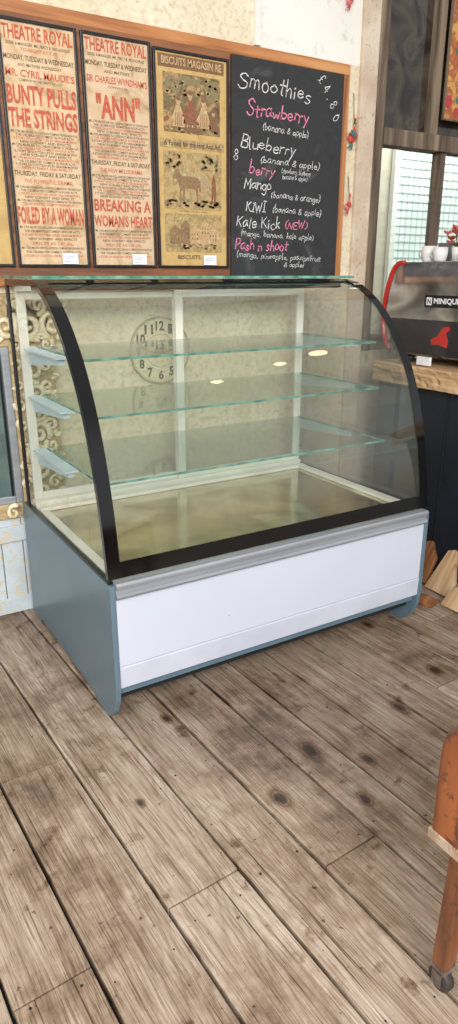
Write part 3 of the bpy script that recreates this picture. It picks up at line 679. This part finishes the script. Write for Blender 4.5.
def door(x0,x1,y):
    bm=bmesh.new(); t=.035
    addbox(bm,x0,x0+t,y,y+.016,.545,1.345,0,.003); addbox(bm,x1-t,x1,y,y+.016,.545,1.345,0,.003)
    addbox(bm,x0+t,x1-t,y,y+.016,.545,.575,0,.003); addbox(bm,x0+t,x1-t,y,y+.016,1.315,1.345,0,.003)
    d=from_bm('sliding_door',bm,M_door,DC)
    bm=bmesh.new(); bm.faces.new([bm.verts.new(p) for p in ((x0+t,y+.008,.575),(x1-t,y+.008,.575),(x1-t,y+.008,1.315),(x0+t,y+.008,1.315))])
    from_bm('door_glass',bm,M_glass,d)
door(XL+.02,1.355,2.625); door(1.32,XR-.02,2.605)
box('door_track',XL+.015,XR-.015,2.595,2.65,.512,.545,M_door,DC,.003)
box('door_track',XL+.015,XR-.015,2.600,2.618,1.345,1.362,M_door,DC,.002)
sp=[(1.772,.512),(1.772,.15),(1.778,.105),(1.80,.055),(1.835,.018),(1.865,.0),(1.95,.0),(1.985,.022),(2.60,.022),(2.64,.0),(2.735,.0),(2.735,.512)]
for x0,x1 in ((XL-.006,XL+.012),(XR-.012,XR+.006)):
    bm=bmesh.new(); prism(bm,sp,x0,x1)
    o=from_bm('side_panel',bm,M_blue,DC)
    bv=o.modifiers.new('b','BEVEL'); bv.width=.003; bv.segments=2; bv.limit_method='ANGLE'
bm=bmesh.new()
rp=[(1.80,.522),(1.764,.522),(1.761,.514),(1.762,.504),(1.771,.501),(1.771,.488),(1.763,.484),(1.761,.476),(1.765,.468),(1.80,.468)]
prism(bm,rp,XL+.012,XR-.012)
from_bm('aluminium_rail',bm,M_alu,DC)
box('front_panel',XL+.013,XR-.013,1.776,1.80,.228,.467,M_white,DC,.002)
bm=bmesh.new(); prism(bm,[(1.80,.2265),(1.777,.2265),(1.775,.222),(1.778,.150),(1.80,.142)],XL+.013,XR-.013)
from_bm('lower_lip',bm,M_whitelip,DC)
box('kick_strip',XL+.013,XR-.013,1.80,1.82,.115,.150,M_blue,DC,.002)
box('cabinet_body',XL+.014,XR-.014,1.83,2.73,.08,.495,M_dark,DC)
bm=bmesh.new()
tube(bm,[(1.075,1.776,.305),(1.075,1.773,.305)],.0028,8)
from_bm('panel_screw',bm,M_leadgrey,DC)

# ------------------------------------------------------------ wall clock behind case
CK=empty('wall_clock',(1.325,WY-.002,.96),'round distressed cream wall clock with large dark numerals','clock')
bm=bmesh.new(); CX,CZ,R=1.335,1.085,.140
def ring(bm,r0,r1,y0,y1,mi,seg=48):
    a=[]
    for k in range(seg):
        c,s=math.cos(2*pi*k/seg),math.sin(2*pi*k/seg)
        a.append([bm.verts.new((CX+c*r,y,CZ+s*r)) for r,y in ((r0,y0),(r1,y0),(r1,y1),(r0,y1))])
    for k in range(seg):
        A=a[k];B=a[(k+1)%seg]
        for j in range(4):
            f=bm.faces.new((A[j],A[(j+1)%4],B[(j+1)%4],B[j])); f.material_index=mi
ring(bm,.001,R,WY-.010,WY-.002,0); ring(bm,R-.003,R+.005,WY-.014,WY-.002,1)
M_cf=plaster('clock_cream',(232,222,194),(218,206,174),(188,174,140),scale=14,lo=.48,hi=.64)
M_cr=simple('clock_rim_cream',(196,182,150),(168,154,122),rough=.6,scale=30)
from_bm('clock_face',bm,[M_cf,M_cr],CK)
for k in range(1,13):
    t=pi/2-k*pi/6
    bm=bmesh.new()
    text_bm(bm,str(k),CX+.106*math.cos(t),CZ+.106*math.sin(t),.042 if k>9 else .025,.042,wmap(WY-.0105),0,.04)
    from_bm('numeral',bm,M_inkb,CK)
bm=bmesh.new(); ring(bm,.070,.0725,WY-.0112,WY-.0098,0); from_bm('dial_ring',bm,M_cr,CK)
bm=bmesh.new(); ring(bm,.0,.030,WY-.0110,WY-.0098,0,12); from_bm('dial_ornament',bm,M_cr,CK)
def hand(ang,l,w):
    bm=bmesh.new()
    d=Vector((math.cos(ang),0,math.sin(ang))); n=Vector((-d.z,0,d.x)); c=Vector((CX,WY-.0125,CZ))
    bm.faces.new([bm.verts.new(q) for q in (c-n*w-d*.015,c+n*w-d*.015,c+n*w*.5+d*l,c-n*w*.5+d*l)])
    from_bm('clock_hand',bm,M_inkb,CK)
hand(2.4,.05,.003); hand(-.6,.07,.002)

# ------------------------------------------------------------ gilt mirror
M_goldshade=multi('gilt_painted_shade',[(140,118,82),(194,172,130),(166,142,100)],scale=24,rough=.6)  # darker copy of the gilt, painting shade behind the scrolls
M_gold=multi('antique_pale_gilt',[(204,184,142),(226,210,172),(238,228,200),(208,188,146)],scale=24,rough=.45)
M_mirror=simple('mirror_green_grey',(140,160,154),(112,136,132),rough=.08,metal=.6,scale=1.5)  # green-grey of the reflected room put into the mirror's colour
GM=empty('gilt_mirror',(.4,WY-.002,.42),'ornate pale gilded mirror with deeply carved frame on the wall','mirror')
gx0,gx1,gz0,gz1=-.1,.86,.43,1.355
bm=bmesh.new(); y0=WY-.028
fw=.19
addbox(bm,gx1-fw,gx1-.01,y0,WY-.002,gz0+.04,gz1-.05,1,.010)
addbox(bm,gx0+.01,gx0+fw,y0,WY-.002,gz0+.04,gz1-.05,1,.010)
addbox(bm,gx0,gx1,y0,WY-.002,gz0,gz0+.07,1,.010)
addbox(bm,gx0,gx1,y0,WY-.002,gz1-.22,gz1-.02,1,.010)
rg=random.Random(9)
def spiral(cx,cz,r,turns,dirn,ph,rad):
    pts=[];n=24; ex=rg.uniform(.7,1.25); cx+=rg.uniform(-.006,.006); cz+=rg.uniform(-.006,.006)
    for i in range(n):
        t=i/(n-1); q=r*(1-.85*t); a=ph+dirn*turns*2*pi*t
        pts.append((cx+q*math.cos(a),y0-.003-.006*math.sin(t*pi),cz+q*ex*math.sin(a)))
    tube(bm,pts,[rad*(1-.4*i/n)*(1+.25*math.sin(i*.9)) for i in range(n)],6)
zz=gz0+.11;k=0
while zz<gz1-.16:
    for sx_,xe in ((1,gx1),(-1,gx0)):
        spiral(xe-sx_*.105,zz,.046,1.4,1 if k%2 else -1,k*1.9,.013); spiral(xe-sx_*.045,zz+.03,.028,1.3,-1 if k%2 else 1,k*1.1,.010)
        spiral(xe-sx_*.165,zz+.035,.024,1.2,1,k*.7,.008); spiral(xe-sx_*.020,zz-.015,.016,1.1,1,k*2.7,.008)
    zz+=.082;k+=1
xq=gx0+.05;k=0
while xq<gx1:
    spiral(xq,gz1-.135,.050,1.5,1 if k%2 else -1,k*1.7,.014); spiral(xq+.045,gz1-.06,.030,1.4,1 if k%2 else -1,k*1.2,.010); spiral(xq+.045,gz1-.185,.024,1.3,-1,k,.009); spiral(xq+.04,gz0+.035,.028,1.2,1,k,.010); xq+=.09;k+=1
from_bm('gilded_frame',bm,[M_gold,M_goldshade],GM)
bm=bmesh.new()
a0,a1,b0,b1=gx0+fw,gx1-fw,gz0+.07,gz1-.22
for (p,q,r,s) in ((a1-.03,a1,b0,b1),(a0,a0+.03,b0,b1),(a0+.03,a1-.03,b0,b0+.03),(a0+.03,a1-.03,b1-.03,b1)):
    addbox(bm,p,q,WY-.03,WY-.005,r,s,0,.004)
from_bm('inner_slip',bm,M_alu,GM)
box('mirror_pane',a0+.03,a1-.03,WY-.02,WY-.012,b0+.03,b1-.03,M_mirror,GM)
box('black_slip',a1-.045,a1-.036,WY-.026,WY-.02,b0+.03,b1-.03,M_blacksoft,GM)

# ------------------------------------------------------------ counter at right
CT=empty('counter',(2.8,2.0,0),'navy panelled counter with a thick rough timber top','counter')
box('counter_base',2.49,3.2,1.25,2.62,0,.893,M_navy,CT,.004)
bm=bmesh.new(); rn=random.Random(11)
ny=60; rows=[]
zs=[.892,.897,.915,.935,.955,.975,.986,.990]
for j in range(ny+1):
    y=1.2+(2.63-1.2)*j/ny; row=[]
    for i,z in enumerate(zs):
        dx=rn.uniform(-.0022,.0022)+(.006 if i in (0,7) else 0)+(.007 if rn.random()<.06 else 0)
        row.append(bm.verts.new((2.452+dx,y,z+rn.uniform(-.0012,.0005)*(i>0)+(rn.uniform(0,.002) if i==0 else 0))))
    row.append(bm.verts.new((3.25,y,.992))); row.append(bm.verts.new((3.25,y,.895)))
    rows.append(row)
for j in range(ny):
    m_=len(rows[0])
    for i in range(m_): bm.faces.new((rows[j][i],rows[j][(i+1)%m_],rows[j+1][(i+1)%m_],rows[j+1][i]))
bm.faces.new(rows[0]); bm.faces.new(rows[-1])
from_bm('countertop',bm,M_counter,CT)
for yy in (1.7,2.15): box('panel_groove',2.484,2.4895,yy,yy+.006,0.02,.885,M_dark,CT)
MX=2.53
CM=empty('coffee_machine',(2.8,2.2,.996),'grey and black espresso machine with a red side trim','coffee machine')
M_mgrey=multi('machine_steel',[(96,92,92),(136,132,132),(186,184,186),(112,106,106),(158,154,156)],scale=1.8,rough=.10,dist=.5,metal=.8,stretch=(1,1,2.5),detail=3)  # light and dark greys imitate reflections on the housing
M_mdark=simple('machine_dark',(54,50,56),(32,30,34),rough=.12,scale=4)
M_mred=simple('machine_red',(198,36,34),(168,24,26),rough=.15,coat=.5)
bm=bmesh.new()
prism(bm,[(1.55,1.03),(2.60,1.03),(2.64,1.07),(2.665,1.17),(2.655,1.30),(2.62,1.42),(2.58,1.46),(1.55,1.46)],MX,3.05)
o=from_bm('housing',bm,M_mgrey,CM); bv=o.modifiers.new('b','BEVEL'); bv.width=.01; bv.segments=3; bv.limit_method='ANGLE'
box('lower_fascia',MX-.008,MX,1.56,2.60,1.04,1.200,M_mdark,CM,.003)
bm=bmesh.new()
tube(bm,[Vector((MX-.003,q.x,q.y)) for q in catmull([(2.60,1.05,0),(2.645,1.11,0),(2.662,1.20,0),(2.652,1.31,0),(2.620,1.41,0),(2.585,1.452,0),(2.54,1.458,0)],5)],.011,10)
from_bm('red_trim',bm,M_mred,CM)
for yy in (1.65,2.5):
    for xx in (MX+.05,2.98):
        bm=bmesh.new(); lathe(bm,[(.018,.996),(.022,1.001),(.018,1.03)],xx,yy,12); from_bm('machine_foot',bm,M_mdark,CM)
box('brand_plate',MX-.003,MX-.0005,2.10,2.392,1.258,1.312,M_blacksoft,CM,.001)
bm=bmesh.new(); text_bm(bm,'MINIQUICK',-2.235,1.285,.20,.030,lambda u,v:(MX-.0036,-u,v),0,.03)
from_bm('brand_lettering',bm,M_card,CM)
bm=bmesh.new()
addbox(bm,MX-.0036,MX-.003,2.347,2.380,1.268,1.302,0); text_bm(bm,'N',-2.3635,1.285,.02,.024,lambda u,v:(MX-.0040,-u,v),1,.03)
from_bm('brand_badge',bm,[M_card,M_mdark],CM)
em=[(2.335,1.07),(2.29,1.075),(2.22,1.06),(2.215,1.10),(2.235,1.14),(2.205,1.165),(2.215,1.18),(2.26,1.172),(2.28,1.145),(2.30,1.12),(2.345,1.10)]
em=[(2.265+(a-2.27)*.8,1.13+(b-1.12)*.8) for a,b in em]
bm=bmesh.new(); prism(bm,em,MX-.0105,MX-.0085)
from_bm('red_emblem',bm,M_mred,CM)
top(box('paper_card',2.485,2.50,2.29,2.37,.996,1.035,M_card),'small white folded card standing on the timber counter','card')
M_china=simple('white_china',(236,234,230),(222,220,216),rough=.2)
M_chinad=simple('grey_china',(120,120,124),(96,96,100),rough=.3)
def mug(x,y,z,r,h,mat,label):
    e=empty('mug',(x,y,z),label,'mug','mugs on top of the coffee machine')
    bm=bmesh.new(); lathe(bm,[(r*.7,z),(r*.85,z+.004),(r,z+h*.5),(r,z+h),(r-.004,z+h),(r-.005,z+h*.5),(r*.7,z+.012),(.0,z+.012)],x,y,20)
    from_bm('cup_body',bm,mat,e)
    bm=bmesh.new(); tube(bm,[(x-.2*r,y+(r-.003)+.022*math.sin(t*pi/8),z+h*.2+h*.6*t/8) for t in range(9)],.004,6)
    from_bm('cup_handle',bm,mat,e)
mug(2.62,2.48,1.461,.036,.07,M_china,'white china mug upright on the coffee machine')
mug(2.60,2.39,1.461,.034,.062,M_china,'white china mug upright on the coffee machine')
mug(2.72,2.47,1.461,.036,.085,M_chinad,'dark grey mug beside the white mugs')
mug(2.60,2.22,1.461,.036,.055,M_china,'white china mug upright on the coffee machine')
FX,FY,FZ=2.62,2.305,1.461
FP=empty('potted_flower',(FX,FY,FZ),'small white pot of orange and pink flowers on the coffee machine','flower')
bm=bmesh.new(); lathe(bm,[(.022,FZ),(.030,FZ+.06),(.027,FZ+.06),(.018,FZ+.02)],FX,FY,16); from_bm('pot',bm,M_china,FP)
M_leaf=simple('leaf_green',(78,110,60),(52,82,42),rough=.6); M_flower=simple('flower_orange',(232,112,62),(210,66,44),rough=.6,scale=60); M_flowerp=simple('flower_pink',(236,150,150),(214,110,120),rough=.6,scale=60)
for k in range(14):
    t=k*2.4; r=.010+.0045*k
    p=Vector((FX+r*math.cos(t)*1.1,FY+r*math.sin(t)*1.1,FZ+.095+.035*math.sin(k*1.7)))
    bm=bmesh.new(); tube(bm,[(FX,FY,FZ+.045),((FX+p.x)/2,(FY+p.y)/2,FZ+.075),p],.002,5); from_bm('stem',bm,M_leaf,FP)
    bm=bmesh.new()
    for j in range(6):
        a=j*2*pi/6; d=Vector((math.cos(a),math.sin(a),.9)); s=Vector((-d.y,d.x,0))*.013
        bm.faces.new([bm.verts.new(v) for v in (p,p+d*.012+s,p+d*.026,p+d*.012-s)])
    from_bm('blossom',bm,M_flower if k%3 else M_flowerp,FP)

def picture(x0,x1,z0,z1,mats,label):
    e=empty('picture',((x0+x1)/2,WY-.02,z0),label,'picture')
    bm=bmesh.new(); t=.008; y=WY-.03
    for q in ((x0,x0+t,z0,z1),(x1-t,x1,z0,z1),(x0+t,x1-t,z0,z0+t),(x0+t,x1-t,z1-t,z1)): addbox(bm,q[0],q[1],y-.005,y+.008,q[2],q[3],0,.001)
    from_bm('frame',bm,M_timberZ,e)
    bm=bmesh.new(); addbox(bm,x0+t,x1-t,y-.002,y+.004,z0+t,z1-t,0)
    rnd=random.Random(3)
    for k in range(46):
        cx=x0+t+.02+(x1-x0-2*t-.04)*rnd.random(); cz=z0+.04+(z1-z0-.08)*k/45; r=.010+.016*rnd.random()
        f=bm.faces.new([bm.verts.new((cx+r*math.cos(i*pi/6),y-.003-.0001*k,cz+r*1.3*math.sin(i*pi/6))) for i in range(12)]); f.material_index=1+k%3
    from_bm('canvas',bm,mats,e)
M_or=multi('orange_paint',[(186,122,62),(206,156,84),(150,86,44),(194,112,70)],scale=14,rough=.6); M_te=simple('teal_paint',(70,132,124),(46,92,92),rough=.6,scale=20)
picture(2.935,3.25,2.14,2.85,[M_or,M_mred,M_te,M_cream],'small colourful painting in orange and teal hung on the window')

def trinket(x,z,s,m1,m2,m3,label):
    e=empty('hanging_trinket',(x,WY-.012,z),label,'ornament','hanging wall ornaments')
    bm=bmesh.new()
    n=10; pr=[(0,-1.0),(.42,-.75),(.75,-.3),(.72,.15),(.42,.55),(.15,.85),(0,1.)]
    rings=[]
    for r,zz in pr: rings.append([bm.verts.new((x+s*r*math.cos(2*pi*k/n)+.25*s*zz,WY-.02+.28*s*r*math.sin(2*pi*k/n),z+s*zz)) for k in range(n)])
    for i in range(len(rings)-1):
        for k in range(n): bm.faces.new((rings[i][k],rings[i][(k+1)%n],rings[i+1][(k+1)%n],rings[i+1][k]))
    bmesh.ops.remove_doubles(bm,verts=bm.verts,dist=.00005)
    from_bm('cloth_body',bm,m1,e,True)
    bm=bmesh.new(); q=[(-.2,-.9),(-.95,-1.5),(-.4,-1.35),(-.1,-1.8),(.15,-1.0)]
    bm.faces.new([bm.verts.new((x+a*s,WY-.02,z+b*s)) for a,b in q]); from_bm('tail',bm,m2,e)
    bm=bmesh.new(); q=[(.1,-.3),(-.9,.1),(-.6,.6),(.2,.4)]
    bm.faces.new([bm.verts.new((x+a*s,WY-.034,z+b*s)) for a,b in q]); from_bm('wing',bm,m2,e)
    for k in range(3):
        bm=bmesh.new(); bmesh.ops.create_uvsphere(bm,u_segments=8,v_segments=6,radius=s*.20)
        for v in bm.verts: v.co+=Vector((x+.25*s,WY-.02,z+s*(1.15+.36*k)))
        from_bm('bead',bm,(m3,m2,m1)[k],e,True)
    bm=bmesh.new(); tube(bm,[(x+.25*s,WY-.02,z+s*1.1),(x+.2*s,WY-.012,z+s*2.4),(x+.2*s,WY-.002,z+s*5.0)],.0016,5); from_bm('cord',bm,M_ink,e)
M_pinkc=simple('pink_cloth',(222,130,128),(196,96,100),rough=.8,scale=60)
M_redc=simple('red_cloth',(206,84,58),(176,56,40),rough=.8,scale=60)
trinket(2.365,2.02,.036,M_redc,M_te,M_or,'small red and teal cloth bird hanging on beads')
trinket(2.360,1.72,.026,M_pinkc,M_redc,M_cream,'small pink cloth trinket hanging on beads')
trinket(2.31,2.55,.026,M_pinkc,M_mred,M_te,'small pink and red trinket hanging high on the wall')

# ------------------------------------------------------------ timber offcuts
def board(x,y,outline,t,rz,lean,mat,label):
    bm=bmesh.new()
    a=[bm.verts.new((u,-t/2,v)) for u,v in outline]; b=[bm.verts.new((u,t/2,v)) for u,v in outline]
    n=len(outline); bm.faces.new(a); bm.faces.new(b[::-1])
    for i in range(n): bm.faces.new((a[i],a[(i+1)%n],b[(i+1)%n],b[i]))
    bmesh.ops.recalc_face_normals(bm,faces=bm.faces)
    me=bpy.data.meshes.new('timber_offcut'); bm.to_mesh(me); bm.free(); me.materials.append(mat)
    o=bpy.data.objects.new('timber_offcut',me); col.objects.link(o)
    R_=Matrix.Rotation(math.radians(rz),4,'Z')@Matrix.Rotation(math.radians(lean),4,'X')
    o.matrix_world=Matrix.Translation((x,y,0))@R_
    zmin=min((R_@v.co).z for v in me.vertices)
    o.location.z=-zmin+.001
    top(o,label,'wood','timber offcuts leaning on the counter')
board(2.31,1.945,[(-.075,0),(.075,0),(.065,.07),(-.01,.215),(-.045,.20)],.022,-90,-32,M_scrap,'pale raw timber offcut with pointed end leaning on the counter')
board(2.23,1.765,[(-.08,0),(.085,0),(.08,.13),(.01,.18),(-.075,.07)],.024,-88,-40,M_scrap,'pale raw timber offcut with angled end leaning on the counter')
board(2.34,2.11,[(-.065,0),(.065,0),(.06,.13),(.0,.20),(-.06,.17)],.022,-90,-28,M_scrapd,'dark brown timber offcut leaning against the counter')
board(2.14,1.95,[(-.09,0),(.10,0),(.11,.05),(-.08,.07)],.020,-70,-80,M_scrapd,'dark brown timber offcut lying flat on the floor')

# ------------------------------------------------------------ orange wooden table
ST=empty('side_table',(1.06,.46,0),'worn orange-brown wooden table on square legs with small casters','table')
TX=.850
bm=bmesh.new()
prism(bm,[(.24,.395),(.665,.395),(.672,.41),(.672,.60),(.664,.635),(.645,.655),(.62,.662),(.24,.662)],TX,1.30)
o=from_bm('table_body',bm,M_stool,ST); bv=o.modifiers.new('b','BEVEL'); bv.width=.009; bv.segments=3; bv.limit_method='ANGLE'
M_foot=simple('scuffed_metal',(150,140,134),(98,86,80),rough=.4,metal=.5,scale=30)
M_wheel=simple('caster_rubber',(70,62,58),(48,42,40),rough=.6)
box('edge_strip',TX-.0025,1.3025,.2375,.6745,.396,.418,M_scuff,ST,.002)
for lx,ly in ((.900,.622),(1.24,.605),(.900,.29),(1.24,.29)):
    bm=bmesh.new(); vs=addbox(bm,lx,lx+.034,ly,ly+.034,.066,.40,0,.003)
    for v in bm.verts:
        if v.co.z<.2 and lx<1: v.co.x-=.016
    leg=from_bm('leg',bm,M_stooll,ST)
    cxl=lx+(.001 if lx<1 else .017); cyl=ly+.017
    box('caster_plate',cxl-.019,cxl+.019,cyl-.019,cyl+.019,.058,.066,M_foot,leg,.002)
    bm=bmesh.new()
    for sx_ in (-1,1): addbox(bm,cxl+sx_*.016-.002,cxl+sx_*.016+.002,cyl-.012,cyl+.012,.018,.060,0,.001)
    addbox(bm,cxl-.018,cxl+.018,cyl-.012,cyl+.012,.054,.060,0,.001)
    from_bm('caster_fork',bm,M_foot,leg)
    bm=bmesh.new(); tube(bm,[(cxl-.011,cyl,.027),(cxl-.009,cyl,.027),(cxl+.009,cyl,.027),(cxl+.011,cyl,.027)],[.023,.0265,.0265,.023],18)
    from_bm('caster_wheel',bm,M_wheel,leg)

# ------------------------------------------------------------ camera
cam=bpy.data.cameras.new('camera'); co=bpy.data.objects.new('camera',cam); col.objects.link(co)
cam.sensor_fit='VERTICAL'; cam.sensor_height=24.; cam.lens=680/1024*24; cam.clip_start=.02
p=math.radians(19.2);a=math.radians(31.2)
co.location=(0,0,1.4); co.rotation_euler=(math.radians(90)-p,0,-a)
scene.camera=co

# ------------------------------------------------------------ light
w=bpy.data.worlds.new('world'); scene.world=w; w.use_nodes=True; nt=w.node_tree; nt.nodes.clear()
o=N(nt,'ShaderNodeOutputWorld'); bg=N(nt,'ShaderNodeBackground'); bg.inputs['Strength'].default_value=.92
tc=N(nt,'ShaderNodeTexCoord'); sx=N(nt,'ShaderNodeSeparateXYZ'); rp=N(nt,'ShaderNodeValToRGB')
e=rp.color_ramp.elements
e[0].position=.42; e[0].color=(.18,.16,.14,1)
e[1].position=1.; e[1].color=(.48,.48,.48,1)
k=e.new(.52); k.color=(.88,.89,.91,1)
k=e.new(.68); k.color=(.88,.89,.91,1)
k=e.new(.80); k.color=(.48,.48,.48,1)
mr=N(nt,'ShaderNodeMapRange'); mr.inputs[1].default_value=-1; mr.inputs[2].default_value=1
nt.links.new(tc.outputs['Generated'],sx.inputs[0]); nt.links.new(sx.outputs[2],mr.inputs[0]); nt.links.new(mr.outputs[0],rp.inputs[0])
nt.links.new(rp.outputs[0],bg.inputs[0]); nt.links.new(bg.outputs[0],o.inputs[0])
def area(name,loc,target,size,sy,energy,color):
    l=bpy.data.lights.new(name,'AREA'); l.shape='RECTANGLE'; l.size=size; l.size_y=sy; l.energy=energy; l.color=color
    ob=bpy.data.objects.new(name,l); col.objects.link(ob); ob.location=loc
    ob.rotation_euler=(Vector(target)-Vector(loc)).to_track_quat('-Z','Y').to_euler()
area('window_light',(-1.6,-1.4,2.9),(1.3,2.2,.4),2.8,2.2,165,(1,.98,.95))
area('room_light',(.1,-2.6,3.0),(1.8,1.8,.2),1.8,1.8,165,(.99,.99,1))
area('yard_fill_light',(4.2,3.5,3.3),(4.4,4.3,1.4),1.6,.6,95,(1,1,1))  # added fill that brightens the outside wall and pale panes
area('case_fill_light',(1.33,2.386,1.346),(1.33,2.3,.5),1.2,.04,2.0,(1,.95,.88))  # added fill to brighten the interior; the case itself is unlit
def bulb(loc,e,r):
    l=bpy.data.lights.new('pendant_bulb','POINT'); l.energy=e; l.shadow_soft_size=r; l.color=(1,.74,.42)
    ob=bpy.data.objects.new('pendant_bulb',l); col.objects.link(ob); ob.location=loc
bulb((3.15,1.05,2.9),2.8,.07); bulb((2.9,.8,2.9),1.2,.045); bulb((2.5,.4,2.9),1.2,.045)
scene.view_settings.view_transform='Standard'
scene.view_settings.look='None'
scene.view_settings.exposure=0.
